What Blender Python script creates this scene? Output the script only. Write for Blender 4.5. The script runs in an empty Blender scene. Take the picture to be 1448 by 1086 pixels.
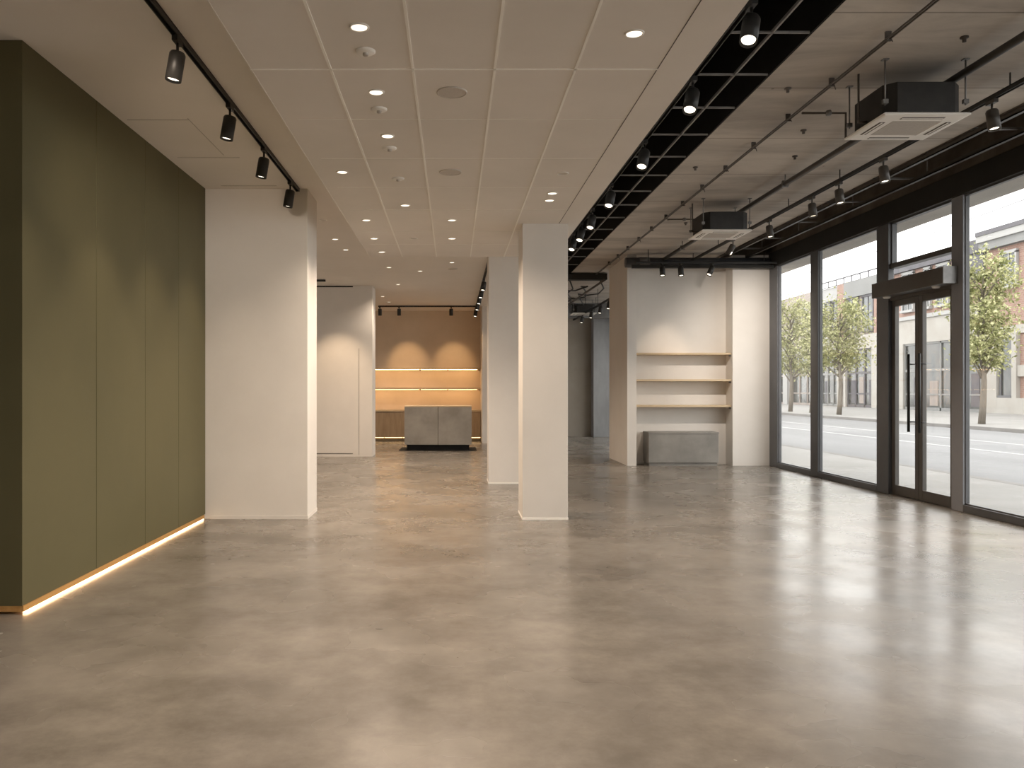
import bpy, math, random
from mathutils import Vector, Matrix
random.seed(7)
S = bpy.context.scene
C = S.collection
FPX = 1150.0          # focal length in pixels of the 1448 px wide photograph
EYE = 1.3             # camera height in metres

# ------------------------------------------------------------------ camera
cam = bpy.data.cameras.new('camera')
cam.sensor_width = 36.0
cam.lens = 36.0 * FPX / 1448.0
cam.shift_x = (724 - 641) / 1448.0
cam.shift_y = (551 - 543) / 1448.0
cam.clip_start = 0.05
cam.clip_end = 400
cam_o = bpy.data.objects.new('camera', cam)
C.objects.link(cam_o)
cam_o.location = (0, 0, EYE)
cam_o.rotation_euler = (math.radians(90), 0, 0)
S.camera = cam_o

# ------------------------------------------------------------------ world, exposure
W = bpy.data.worlds.new('overcast_sky')
S.world = W
W.use_nodes = True
nt = W.node_tree
nt.nodes.clear()
wo = nt.nodes.new('ShaderNodeOutputWorld')
bg = nt.nodes.new('ShaderNodeBackground')
bg.inputs['Color'].default_value = (1.0, 0.98, 0.955, 1)
bg.inputs['Strength'].default_value = 3.2
nt.links.new(bg.outputs[0], wo.inputs[0])

S.view_settings.view_transform = 'Standard'
S.view_settings.look = 'None'
S.view_settings.gamma = 1.0
S.view_settings.exposure = 0.44
S.view_settings.use_curve_mapping = False
S.cycles.use_denoising = True
S.cycles.max_bounces = 10
S.cycles.diffuse_bounces = 6
S.cycles.glossy_bounces = 4
S.cycles.transmission_bounces = 4
S.cycles.transparent_max_bounces = 12
S.cycles.sample_clamp_indirect = 4.0
S.cycles.caustics_reflective = False
S.cycles.caustics_refractive = False

WARM = (1.0, 0.82, 0.65)
WARM2 = (1.0, 0.64, 0.33)
P_DOWN = 56.0         # recessed downlights
P_GREEN = 26.0        # track heads grazing the green wall
P_GAP = 36.0
P_RIGHT = 75.0
P_ACCENT = 50.0

# ------------------------------------------------------------------ helpers
def tag(o, label=None, cat=None, group=None, kind=None):
    if label: o['label'] = label
    if cat: o['category'] = cat
    if group: o['group'] = group
    if kind: o['kind'] = kind
    return o

def empty(name, loc, label, cat, group=None, kind=None):
    o = bpy.data.objects.new(name, None)
    o.empty_display_size = 0.1
    C.objects.link(o)
    o.location = loc
    return tag(o, label, cat, group, kind)

class MB:
    def __init__(s):
        s.v = []; s.f = []; s.sm = []
    def box(s, x0, x1, y0, y1, z0, z1):
        b = len(s.v)
        x0, x1 = sorted((x0, x1)); y0, y1 = sorted((y0, y1)); z0, z1 = sorted((z0, z1))
        s.v += [(x0,y0,z0),(x1,y0,z0),(x1,y1,z0),(x0,y1,z0),(x0,y0,z1),(x1,y0,z1),(x1,y1,z1),(x0,y1,z1)]
        for q in ((0,3,2,1),(4,5,6,7),(0,1,5,4),(1,2,6,5),(2,3,7,6),(3,0,4,7)):
            s.f.append(tuple(b+i for i in q)); s.sm.append(False)
        return s
    def tube(s, pts, r, n=10, smooth=True, cap=True):
        pts = [Vector(p) for p in pts]
        rs = r if isinstance(r, (list, tuple)) else [r]*len(pts)
        b = len(s.v)
        prev = None
        for i, p in enumerate(pts):
            if i == 0: d = pts[1]-pts[0]
            elif i == len(pts)-1: d = pts[-1]-pts[-2]
            else: d = (pts[i+1]-pts[i]).normalized()+(pts[i]-pts[i-1]).normalized()
            d.normalize()
            if prev is None:
                a = Vector((0,0,1)) if abs(d.z) < .9 else Vector((1,0,0))
                u = d.cross(a).normalized()
            else:
                u = (prev - d*prev.dot(d)).normalized()
            prev = u
            w = d.cross(u)
            for k in range(n):
                t = 2*math.pi*k/n
                s.v.append(tuple(p + (u*math.cos(t)+w*math.sin(t))*rs[i]))
        for i in range(len(pts)-1):
            for k in range(n):
                k2 = (k+1) % n
                s.f.append((b+i*n+k, b+i*n+k2, b+(i+1)*n+k2, b+(i+1)*n+k)); s.sm.append(smooth)
        if cap:
            s.f.append(tuple(b+k for k in range(n))[::-1]); s.sm.append(False)
            e = b+(len(pts)-1)*n
            s.f.append(tuple(e+k for k in range(n))); s.sm.append(False)
        return s
    def lathe(s, prof, n=28, smooth=True, c=(0,0,0)):
        """prof: list of (r, z); axis z"""
        b = len(s.v)
        for r, z in prof:
            for k in range(n):
                t = 2*math.pi*k/n
                s.v.append((c[0]+r*math.cos(t), c[1]+r*math.sin(t), c[2]+z))
        for i in range(len(prof)-1):
            for k in range(n):
                k2 = (k+1) % n
                s.f.append((b+i*n+k, b+i*n+k2, b+(i+1)*n+k2, b+(i+1)*n+k)); s.sm.append(smooth)
        return s
    def disk(s, r, z, n=28, c=(0,0,0), flip=False):
        b = len(s.v)
        for k in range(n):
            t = 2*math.pi*k/n
            s.v.append((c[0]+r*math.cos(t), c[1]+r*math.sin(t), c[2]+z))
        q = tuple(b+k for k in range(n))
        s.f.append(q[::-1] if flip else q); s.sm.append(False)
        return s
    def poly(s, pts):
        b = len(s.v); s.v += [tuple(p) for p in pts]
        s.f.append(tuple(range(b, b+len(pts)))); s.sm.append(False); return s
    def mesh(s, name, m):
        me = bpy.data.meshes.new(name)
        me.from_pydata(s.v, [], s.f)
        me.polygons.foreach_set('use_smooth', s.sm)
        me.materials.append(m)
        me.update()
        return me
    def build(s, name, m, parent=None, bevel=0.0):
        o = bpy.data.objects.new(name, s.mesh(name, m))
        C.objects.link(o)
        if parent is not None:
            o.parent = parent
        if bevel:
            bm = o.modifiers.new('edge', 'BEVEL'); bm.width = bevel; bm.segments = 2; bm.limit_method = 'ANGLE'
        return o

def linkmesh(name, me, parent, loc=(0,0,0), rot=None):
    o = bpy.data.objects.new(name, me); C.objects.link(o); o.parent = parent
    o.location = loc
    if rot is not None:
        o.rotation_mode = 'QUATERNION'; o.rotation_quaternion = rot
    return o

def structure(name, mb, m, label, cat=None, bevel=0.0, parent=None):
    o = mb.build(name, m, parent, bevel)
    if parent is None: tag(o, label, cat or name.split('_')[0], None, 'structure')
    return o

# ------------------------------------------------------------------ materials
MATS = {}
def base_mat(name):
    m = bpy.data.materials.new(name); m.use_nodes = True
    MATS[name] = m
    return m, m.node_tree, m.node_tree.nodes['Principled BSDF']

def N(t, kind, **kw):
    n = t.nodes.new(kind)
    for k, v in kw.items(): setattr(n, k, v)
    return n

def coords(t, scale=(1,1,1)):
    tc = N(t, 'ShaderNodeTexCoord'); mp = N(t, 'ShaderNodeMapping')
    mp.inputs['Scale'].default_value = scale
    geo = N(t, 'ShaderNodeNewGeometry')
    t.links.new(geo.outputs['Position'], mp.inputs['Vector'])
    return mp.outputs[0]

XK = 1.0              # the street's surfaces are darker than the interior paints
def mottled(name, c1, c2, scale=3.0, rough=0.5, spec=0.5, bump=0.0, bscale=60, stretch=(1,1,1), metal=0.0, lo=.35, hi=.65, detail=6):
    c1 = tuple(c*XK for c in c1); c2 = tuple(c*XK for c in c2)
    m, t, p = base_mat(name)
    co = coords(t, stretch)
    n = N(t, 'ShaderNodeTexNoise'); n.inputs['Scale'].default_value = scale; n.inputs['Detail'].default_value = detail
    n.inputs['Roughness'].default_value = .6
    r = N(t, 'ShaderNodeValToRGB')
    r.color_ramp.elements[0].position = lo; r.color_ramp.elements[0].color = (*c1, 1)
    r.color_ramp.elements[1].position = hi; r.color_ramp.elements[1].color = (*c2, 1)
    t.links.new(co, n.inputs['Vector']); t.links.new(n.outputs['Fac'], r.inputs['Fac'])
    t.links.new(r.outputs[0], p.inputs['Base Color'])
    p.inputs['Roughness'].default_value = rough
    p.inputs['Specular IOR Level'].default_value = spec
    p.inputs['Metallic'].default_value = metal
    if bump:
        n2 = N(t, 'ShaderNodeTexNoise'); n2.inputs['Scale'].default_value = bscale; n2.inputs['Detail'].default_value = 4
        b = N(t, 'ShaderNodeBump'); b.inputs['Strength'].default_value = bump; b.inputs['Distance'].default_value = .01
        t.links.new(co, n2.inputs['Vector']); t.links.new(n2.outputs['Fac'], b.inputs['Height']); t.links.new(b.outputs[0], p.inputs['Normal'])
    return m

def emis(name, col, strength):
    m, t, p = base_mat(name)
    p.inputs['Base Color'].default_value = (.8,.8,.8,1)
    p.inputs['Emission Color'].default_value = (*col, 1)
    p.inputs['Emission Strength'].default_value = strength
    return m

plaster = mottled('plaster_paint', (.70,.66,.61), (.75,.71,.66), 1.3, .75, .25, .05, 90)
ceil_paint = mottled('ceiling_paint', (.80,.755,.69), (.84,.79,.73), .9, .85, .2)
ceil_tile = mottled('ceiling_tile', (.76,.715,.66), (.81,.76,.705), 1.1, .85, .2, .03, 200)
grid_white = mottled('ceiling_grid_white', (.92,.89,.82), (.94,.91,.85), 4, .5, .4)
dark_line = mottled('shadow_gap', (.10,.09,.08), (.13,.12,.10), 4, .8, .2)
black_paint = mottled('matt_black', (.007,.0065,.006), (.012,.011,.010), 4, .7, .2)
black_metal = mottled('black_powder_coat', (.018,.017,.016), (.030,.028,.026), 8, .45, .4)
frame_lit = mottled('anodised_frame_lit', (.24,.245,.265), (.27,.275,.295), 3, .42, .5)  # frame metal made paler: light on the wide post put into its colour
frame_metal = mottled('anodised_frame', (.078,.079,.084), (.098,.099,.104), 3, .42, .5)
bronze = mottled('bronze_frame', (.062,.054,.047), (.078,.069,.060), 3, .4, .5)
beam_black = mottled('beam_black', (.018,.017,.015), (.026,.024,.021), 3, .6, .3)
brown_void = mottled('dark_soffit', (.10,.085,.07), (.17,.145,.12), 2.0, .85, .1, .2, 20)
galv = mottled('grey_steel', (.16,.155,.15), (.24,.235,.23), 8, .45, .5, metal=.3)
bar_grey = mottled('slot_bar_grey', (.20,.19,.18), (.28,.265,.25), 8, .5, .4)
pipe_brown = mottled('painted_conduit', (.07,.06,.052), (.11,.095,.083), 10, .5, .4)
white_plastic = mottled('white_plastic', (.84,.81,.76), (.88,.85,.80), 4, .45, .4)
grille_beige = mottled('grille_grey', (.46,.42,.38), (.52,.48,.43), 60, .6, .3)
wood = mottled('pale_oak', (.50,.38,.24), (.62,.49,.33), 6, .5, .3, stretch=(.4, 6, 6))
oak_dark = mottled('oak_plinth', (.42,.22,.07), (.52,.29,.10), 6, .5, .3, stretch=(6, .4, 6))
cab_wood = mottled('cabinet_veneer', (.30,.21,.13), (.38,.28,.18), 5, .5, .3, stretch=(6, 6, .5))
desk_stone = mottled('grey_microcement', (.25,.23,.20), (.38,.35,.31), 2.2, .55, .3, .1, 30, lo=.3, hi=.7)
bench_stone = mottled('bench_microcement', (.19,.18,.165), (.28,.265,.24), 2.6, .55, .3, .1, 30, lo=.3, hi=.7)
tan_wall = mottled('tan_limewash', (.66,.54,.40), (.72,.59,.45), 1.5, .8, .2)
conc_wall = mottled('concrete_pier', (.20,.20,.20), (.32,.32,.32), 1.6, .8, .2, .2, 20, stretch=(1,1,.3))

# green lacquered boards
green = mottled('olive_paint', (.100,.088,.042), (.114,.100,.049), .8, .6, .3, .03, 80)

# polished concrete floor
def floor_mat():
    m, t, p = base_mat('polished_concrete')
    co = coords(t)
    def noise(sc, det, ro=.6, dist=0.0):
        n = N(t, 'ShaderNodeTexNoise'); n.inputs['Scale'].default_value = sc; n.inputs['Detail'].default_value = det
        n.inputs['Roughness'].default_value = ro; n.inputs['Distortion'].default_value = dist
        t.links.new(co, n.inputs['Vector']); return n
    a = noise(.65, 5, .55, .0); b = noise(2.3, 10, .72, .0)
    mx = N(t, 'ShaderNodeMath', operation='MULTIPLY_ADD'); mx.inputs[1].default_value = .50
    t.links.new(b.outputs['Fac'], mx.inputs[0])
    m2 = N(t, 'ShaderNodeMath', operation='MULTIPLY'); m2.inputs[1].default_value = .50
    t.links.new(a.outputs['Fac'], m2.inputs[0]); t.links.new(m2.outputs[0], mx.inputs[2])
    r = N(t, 'ShaderNodeValToRGB')
    e = r.color_ramp.elements
    e[0].position = .37; e[0].color = (.110,.096,.080,1)
    e[1].position = .63; e[1].color = (.262,.234,.202,1)
    r.color_ramp.interpolation = 'B_SPLINE'; x = e.new(.5); x.color = (.182,.162,.139,1)
    t.links.new(mx.outputs[0], r.inputs['Fac']); t.links.new(r.outputs[0], p.inputs['Base Color'])
    rr = N(t, 'ShaderNodeMapRange'); rr.inputs['From Min'].default_value = .35; rr.inputs['From Max'].default_value = .65
    rr.inputs['To Min'].default_value = .21; rr.inputs['To Max'].default_value = .30
    c = noise(1.6, 3, .5, .0)
    t.links.new(c.outputs['Fac'], rr.inputs['Value']); t.links.new(rr.outputs[0], p.inputs['Roughness'])
    p.inputs['Specular IOR Level'].default_value = .40
    d = noise(5, 2, .5, .1)
    bu = N(t, 'ShaderNodeBump'); bu.inputs['Strength'].default_value = .012; bu.inputs['Distance'].default_value = .02
    t.links.new(d.outputs['Fac'], bu.inputs['Height']); t.links.new(bu.outputs[0], p.inputs['Normal'])
    return m
floor_m = floor_mat()

# raw concrete soffit: mottling, board marks across, dark flecks
def soffit_mat():
    m, t, p = base_mat('raw_concrete_soffit')
    co = coords(t)
    n = N(t, 'ShaderNodeTexNoise'); n.inputs['Scale'].default_value = 1.6; n.inputs['Detail'].default_value = 9; n.inputs['Roughness'].default_value = .65
    n.inputs['Distortion'].default_value = .5
    mp = N(t, 'ShaderNodeMapping'); mp.inputs['Scale'].default_value = (.35, 1.3, 1)
    t.links.new(co, mp.inputs['Vector']); t.links.new(mp.outputs[0], n.inputs['Vector'])
    r = N(t, 'ShaderNodeValToRGB'); e = r.color_ramp.elements
    e[0].position = .32; e[0].color = (.36,.325,.29,1); e[1].position = .66; e[1].color = (.60,.55,.49,1)
    t.links.new(n.outputs['Fac'], r.inputs['Fac'])
    sx = N(t, 'ShaderNodeSeparateXYZ'); t.links.new(co, sx.inputs[0])
    md = N(t, 'ShaderNodeMath', operation='PINGPONG'); md.inputs[1].default_value = .62
    t.links.new(sx.outputs['Y'], md.inputs[0])
    lt = N(t, 'ShaderNodeMath', operation='LESS_THAN'); lt.inputs[1].default_value = .008
    t.links.new(md.outputs[0], lt.inputs[0])
    v = N(t, 'ShaderNodeTexVoronoi'); v.inputs['Scale'].default_value = 2.6; t.links.new(co, v.inputs['Vector'])
    l2 = N(t, 'ShaderNodeMath', operation='LESS_THAN'); l2.inputs[1].default_value = .035
    t.links.new(v.outputs['Distance'], l2.inputs[0])
    mxm = N(t, 'ShaderNodeMath', operation='MAXIMUM'); t.links.new(lt.outputs[0], mxm.inputs[0]); t.links.new(l2.outputs[0], mxm.inputs[1])
    sc = N(t, 'ShaderNodeMath', operation='MULTIPLY'); sc.inputs[1].default_value = .55; t.links.new(mxm.outputs[0], sc.inputs[0])
    mx = N(t, 'ShaderNodeMixRGB'); mx.inputs[2].default_value = (.10,.085,.07,1)
    t.links.new(sc.outputs[0], mx.inputs[0]); t.links.new(r.outputs[0], mx.inputs[1])
    t.links.new(mx.outputs[0], p.inputs['Base Color'])
    p.inputs['Roughness'].default_value = .85; p.inputs['Specular IOR Level'].default_value = .2
    b = N(t, 'ShaderNodeBump'); b.inputs['Strength'].default_value = .25; b.inputs['Distance'].default_value = .02
    t.links.new(n.outputs['Fac'], b.inputs['Height']); t.links.new(b.outputs[0], p.inputs['Normal'])
    return m
soffit_m = soffit_mat()

def glass_mat(name, tint, refl=.07):
    m = bpy.data.materials.new(name); m.use_nodes = True
    t = m.node_tree; t.nodes.clear()
    o = N(t, 'ShaderNodeOutputMaterial'); tr = N(t, 'ShaderNodeBsdfTransparent'); gl = N(t, 'ShaderNodeBsdfGlossy')
    tr.inputs[0].default_value = (*tint, 1); gl.inputs['Roughness'].default_value = .02
    lw = N(t, 'ShaderNodeLayerWeight'); lw.inputs['Blend'].default_value = .5
    pw = N(t, 'ShaderNodeMath', operation='POWER'); pw.inputs[1].default_value = 4
    ma = N(t, 'ShaderNodeMath', operation='MULTIPLY_ADD'); ma.inputs[1].default_value = .45; ma.inputs[2].default_value = .025
    t.links.new(lw.outputs['Facing'], pw.inputs[0]); t.links.new(pw.outputs[0], ma.inputs[0])
    mx = N(t, 'ShaderNodeMixShader')
    t.links.new(ma.outputs[0], mx.inputs[0]); t.links.new(tr.outputs[0], mx.inputs[1]); t.links.new(gl.outputs[0], mx.inputs[2])
    t.links.new(mx.outputs[0], o.inputs[0])
    return m
glass = glass_mat('clear_glass', (.96,.97,.97))

XK = .43
def shop_glass(name, col):
    return mottled(name, tuple(c*.55 for c in col), col, .9, .12, .6, lo=.4, hi=.6, detail=3)
shopg = shop_glass('shopfront_glass', (.16,.17,.16))
upperg = shop_glass('upper_glass', (.22,.24,.25))

def brick_mat(name, c1, c2, mortar):
    m, t, p = base_mat(name)
    geo = N(t, 'ShaderNodeNewGeometry'); sp = N(t, 'ShaderNodeSeparateXYZ'); cb = N(t, 'ShaderNodeCombineXYZ')
    t.links.new(geo.outputs['Position'], sp.inputs[0]); t.links.new(sp.outputs['Y'], cb.inputs[0]); t.links.new(sp.outputs['Z'], cb.inputs[1])
    b = N(t, 'ShaderNodeTexBrick'); b.inputs['Scale'].default_value = 2.2
    b.inputs['Color1'].default_value = (*c1,1); b.inputs['Color2'].default_value = (*c2,1); b.inputs['Mortar'].default_value = (*mortar,1)
    b.inputs['Mortar Size'].default_value = .018
    t.links.new(cb.outputs[0], b.inputs['Vector']); t.links.new(b.outputs[0], p.inputs['Base Color'])
    p.inputs['Roughness'].default_value = .9
    return m
brick = brick_mat('salmon_brick', (.25,.145,.115), (.30,.19,.15), (.32,.27,.24))
cream = mottled('cream_stone', (.80,.75,.68), (.90,.86,.80), .8, .8, .2)
white_wall = mottled('white_render', (.78,.77,.75), (.84,.83,.82), .8, .8, .2)
grey_band = mottled('grey_render', (.50,.50,.49), (.56,.56,.55), .8, .8, .2)
pink_wall = mottled('pink_render', (.62,.53,.48), (.68,.60,.55), .8, .8, .2)
slate = mottled('slate_roof', (.22,.21,.23), (.28,.27,.29), 2, .7, .3)
asphalt = mottled('street_asphalt', (.40,.40,.405), (.50,.50,.505), .35, .85, .2, stretch=(1,.25,1))
paving = mottled('pale_paving', (.56,.545,.52), (.68,.665,.64), .6, .85, .2)
kerbm = mottled('kerb_stone', (.42,.40,.38), (.50,.48,.46), 2, .85, .2)
white_line = mottled('road_paint', (.78,.78,.77), (.84,.84,.83), 2, .8, .2)
bark = mottled('bark', (.34,.30,.25), (.46,.41,.35), 8, .9, .1, stretch=(4,4,.6))
XK = 1.0
def leaf_mat():
    m, t, p = base_mat('leaf_green')
    geo = N(t, 'ShaderNodeNewGeometry')
    n = N(t, 'ShaderNodeTexNoise'); n.inputs['Scale'].default_value = 5.0; n.inputs['Detail'].default_value = 5
    r = N(t, 'ShaderNodeValToRGB'); e = r.color_ramp.elements
    e[0].position = .36; e[0].color = (.13,.145,.05,1); e[1].position = .62; e[1].color = (.66,.64,.38,1)
    x = e.new(.5); x.color = (.30,.31,.14,1)
    t.links.new(geo.outputs['Position'], n.inputs['Vector']); t.links.new(n.outputs['Fac'], r.inputs['Fac'])
    t.links.new(r.outputs[0], p.inputs['Base Color'])
    p.inputs['Roughness'].default_value = .5
    tr = N(t, 'ShaderNodeBsdfTranslucent'); t.links.new(r.outputs[0], tr.inputs[0])
    mx = N(t, 'ShaderNodeMixShader'); mx.inputs[0].default_value = .45
    out = t.nodes['Material Output']
    t.links.new(p.outputs[0], mx.inputs[1]); t.links.new(tr.outputs[0], mx.inputs[2]); t.links.new(mx.outputs[0], out.inputs[0])
    return m
leafm = leaf_mat()

lens_on = emis('lamp_lens_lit', (1.0,.88,.70), 2.2)
lens_dim = emis('lamp_lens_dim', (1.0,.84,.62), .9)
lens_off = mottled('lamp_lens_off', (.55,.50,.44), (.60,.55,.48), 4, .4, .4)
led_floor = emis('led_plinth', (1.0,.68,.36), 6.5)
led_low = emis('led_cabinet', (1.0,.62,.27), 4.0)
led_shelf = emis('led_shelf', (1.0,.64,.31), 12.0)

# ================================================================== ROOM SHELL
ZR, ZT, ZC = 3.32, 2.96, 3.60      # plaster ceiling, lowered tile ceiling, concrete soffit
XL, XR = -4.6, 5.40
structure('floor', MB().box(XL-.2, 5.56, -4.2, 23.0, -.25, 0), floor_m, 'polished beige concrete floor of the empty shop')

structure('wall_left', MB().box(XL-.2, XL, -4.2, 23, 0, 4.6), plaster, 'plaster side wall behind the green partition', 'wall')
structure('wall_rear', MB().box(XL-.2, 5.6, -4.2, -4.0, 0, 4.6), plaster, 'plaster wall behind the viewpoint', 'wall')
# far shop end
structure('wall_shelf', MB().box(XL, .70, 20.9, 21.1, 0, ZR), tan_wall, 'tan wall behind the two lit shelves', 'wall')
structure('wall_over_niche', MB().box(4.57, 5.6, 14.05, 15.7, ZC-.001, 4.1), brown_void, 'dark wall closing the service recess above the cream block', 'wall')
structure('wall_shelf_pier', MB().box(.70, 1.26, 19.7, 22.8, 0, ZR+.3), plaster, 'white wall end beside the lit shelf recess', 'wall')
structure('wall_far', MB().box(1.26, 5.6, 22.6, 22.8, 0, 4.6), mottled('taupe_wall', (.30,.26,.215), (.35,.31,.26), 1.2, .8, .2), 'taupe wall at the far end of the street side', 'wall')
structure('column_concrete', MB().box(3.83, 4.60, 22.25, 22.6, 0, 3.25), conc_wall, 'grey concrete column at the far end of the street side', 'column', .01)
# left pieces
o = structure('wall_partition', MB().box(XL, -1.572, 15.8, 16.4, 0, ZR), plaster, 'beige partition with shadow joint before the lit shelf recess', 'wall')
structure('shadow_joint', MB().box(-1.835, -1.829, 15.796, 15.81, 0.03, 2.1), dark_line, None, parent=o)
structure('shadow_joint', MB().box(XL, -1.95, 15.797, 15.81, .05, .065), dark_line, None, parent=o)
structure('shadow_joint', MB().box(XL, -1.95, 15.797, 15.81, ZR-.03, ZR-.005), black_paint, None, parent=o)
o = structure('column_wide', MB().box(XL, -1.464, 8.17, 8.72, 0, ZR), plaster, 'wide white column standing against the end of the green wall', 'column', .004)
structure('baseboard', MB().box(-2.44, -1.460, 8.165, 8.724, 0, .035), plaster, None, parent=o)
o = structure('column_middle', MB().box(.692, 1.145, 8.125, 8.63, 0, ZT+.02), plaster, 'white square column in the middle of the room', 'column', .004)
structure('baseboard', MB().box(.688, 1.149, 8.12, 8.634, 0, .02), grid_white, None, parent=o)
o = structure('column_rear', MB().box(.489, 1.0, 11.24, 11.75, 0, ZR), plaster, 'white square column standing behind the middle column', 'column', .004)
structure('baseboard', MB().box(.485, 1.004, 11.235, 11.754, 0, .02), grid_white, None, parent=o)

# niche block on the street side
nb = MB()
nb.box(2.973, 3.130, 13.90, 15.5, 0, ZC-.002)
nb.box(3.130, 4.774, 14.25, 15.5, 0, ZC-.002)
nb.box(4.774, 5.46, 13.90, 15.5, 0, ZC-.002)
o = structure('wall_niche', nb, plaster, 'cream wall block with a tall recess holding three shelves', 'wall')

# ceilings
cb = MB()
cb.box(XL, -1.05, -4.0, 21.0, ZR, ZR+.15)
cb.box(-1.05, 1.26, 10.15, 21.0, ZR, ZR+.15)
o = structure('ceiling_plaster', cb, ceil_paint, 'plain beige plaster ceiling over the green wall and the far recess', 'ceiling')
lines = MB()
for y, a, b in ((6.08, -2.44, -1.98), (7.07, -2.40, -1.86), (8.05, -2.3, -1.75)):
    lines.box(a, b, y, y+.012, ZR-.002, ZR)
lines.box(-1.98, -1.975, 6.05, 7.0, ZR-.002, ZR)
structure('ceiling_joint', lines, mottled('joint_line', (.45,.41,.36),(.5,.45,.4),4,.8,.2), None, parent=o)
o = structure('ceiling_tiles', MB().box(-1.05, 1.26, -4.0, 10.15, ZT, ZR+.15), ceil_tile, 'lowered beige tile ceiling with pale grid lines', 'ceiling')
g = MB()
for x in (-.635, -.21, .214, .632):
    g.box(x-.0065, x+.0065, -4.0, 10.14, ZT-.004, ZT)
for y in (2.55, 3.38, 4.21):
    g.box(-1.05, 1.057, y-.006, y+.006, ZT-.004, ZT)
for y in (4.99, 5.84, 6.67, 7.50, 8.50, 9.3):
    g.box(-.95, 1.05, y-.003, y+.003, ZT-.0015, ZT)
structure('ceiling_grid', g, grid_white, None, parent=o)
g = MB(); g.box(1.054, 1.058, -4.0, 10.14, ZT-.002, ZT); structure('ceiling_edge_joint', g, dark_line, None, parent=o)
structure('ceiling_edge_joint', MB().box(-1.05, -1.045, -4, 10.15, ZT-.001, ZT), ceil_tile, None, parent=o)
structure('ceiling_concrete', MB().box(2.32, 4.57, -4.0, 22.6, ZC, ZC+.4), soffit_m, 'raw concrete ceiling slab along the street side', 'ceiling')
v = MB()
v.box(1.2, 2.34, -4.0, 22.6, 4.45, 4.6)
v.box(2.305, 2.32, -4.0, 22.6, ZC+.002, 4.45)
v.box(1.18, 1.24, -4.0, 22.6, ZR+.15, 4.45)
structure('ceiling_void', v, black_paint, 'black open plenum above the service slot', 'ceiling')
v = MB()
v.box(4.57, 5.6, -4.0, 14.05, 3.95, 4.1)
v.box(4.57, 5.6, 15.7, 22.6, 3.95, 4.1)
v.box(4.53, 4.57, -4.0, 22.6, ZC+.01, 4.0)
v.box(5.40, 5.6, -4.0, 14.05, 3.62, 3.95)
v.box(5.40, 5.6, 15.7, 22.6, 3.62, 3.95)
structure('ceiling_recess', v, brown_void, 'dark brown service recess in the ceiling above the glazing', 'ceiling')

# ================================================================== GREEN PARTITION
GX = -2.49
go = structure('wall_green', MB().box(XL, GX-.018, 4.72, 8.17, .05, ZR), dark_line, 'olive green panelled partition with a lit wooden plinth', 'wall')
ys = (4.70, 5.675, 6.575, 7.375, 8.168)
for i in range(4):
    structure('wall_panel', MB().box(GX-.018, GX, ys[i]+(.0 if i == 0 else .003), ys[i+1]-.003, .05, ZR-.001), green, None, parent=go, bevel=.0012)
structure('wall_panel', MB().box(XL, GX-.001, 4.698, 4.72, .05, ZR-.001), green, None, parent=go)
pl = structure('plinth', MB().box(XL, GX+.006, 4.70, 8.12, .016, .05), oak_dark, None, parent=go)
structure('light_strip', MB().box(GX-.02, GX+.004, 4.74, 8.10, .002, .014), led_floor, None, parent=go)

# ================================================================== GLAZED FRONT
H0, H1 = .08, 3.37
def mullion(y0, y1, x0=5.40, x1=5.475, z1=H1):
    return MB().box(x0, x1, y0, y1, 0, z1)
# each bay of glass is a window with its frame
posts = [(-3.9,-3.7), (-1.3,-1.05), (1.35,1.6), (3.95,4.2), (5.85,6.1), (8.62,8.82), (10.10,10.38), (12.05,12.30), (13.56,13.895)]
bay = 0
for i in range(len(posts)-1):
    y0, y1 = posts[i][1], posts[i+1][0]
    if i == 5: continue            # the doorway
    bay += 1
    w = empty('window_%d' % bay, (5.46, y0, 0), 'tall shopfront glass bay with dark metal frame, bay %s' % ('', 'behind the viewpoint', 'at the viewpoint', 'beside the viewpoint', 'before the door bay', 'on the camera side of the doors', 'between the doors and the slim mullion', 'against the cream pier')[bay], 'window', None, 'structure')
    iv = Matrix.Translation((-5.46, -y0, 0))
    def P(mb):
        mb.v = [tuple(iv @ Vector(p)) for p in mb.v]; return mb
    P(MB().box(5.40, 5.48, y0, y1, 0, H0)).build('window_sill', frame_metal, w, .004)
    f = MB()
    f.box(5.425, 5.465, y0, y0+.012, H0, H1); f.box(5.425, 5.465, y1-.012, y1, H0, H1); f.box(5.425, 5.465, y0, y1, H1-.02, H1); f.box(5.425,5.465,y0,y1,H0,H0+.015)
    P(f).build('window_frame', frame_metal, w)
    P(MB().box(5.442, 5.448, y0+.012, y1-.012, H0+.015, H1-.02)).build('window_glass', glass, w)
for i, (y0, y1) in enumerate(posts):
    structure('trim_%d' % (i+1), mullion(y0, y1), frame_lit if i == 5 else frame_metal, 'dark grey vertical post of the glazed front', 'post', .006)
structure('trim_10', MB().box(5.385, 5.50, -4.0, 13.895, H1, 3.62), beam_black, 'black steel beam above the glazing', 'beam', .004)
structure('trim_11', MB().box(5.40, 5.56, 15.7, 22.6, H1, 3.62), beam_black, 'black beam above the far glazing', 'beam')
# far window bay (beyond the niche block)
w = empty('window_8', (5.46, 15.7, 0), 'far glass bay lighting the floor beyond the cream block', 'window', None, 'structure')
iv = Matrix.Translation((-5.46, -15.7, 0))
for nm, mb, mm in (('window_sill', MB().box(5.40,5.52,15.7,22.6,0,H0), frame_metal),
                   ('window_frame', MB().box(5.40,5.52,18.0,18.2,H0,H1).box(5.40,5.52,20.4,20.6,H0,H1), frame_metal),
                   ('window_glass', MB().box(5.468,5.474,15.7,22.6,H0,H1), glass)):
    mb.v = [tuple(iv @ Vector(p)) for p in mb.v]; mb.build(nm, mm, w)

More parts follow.
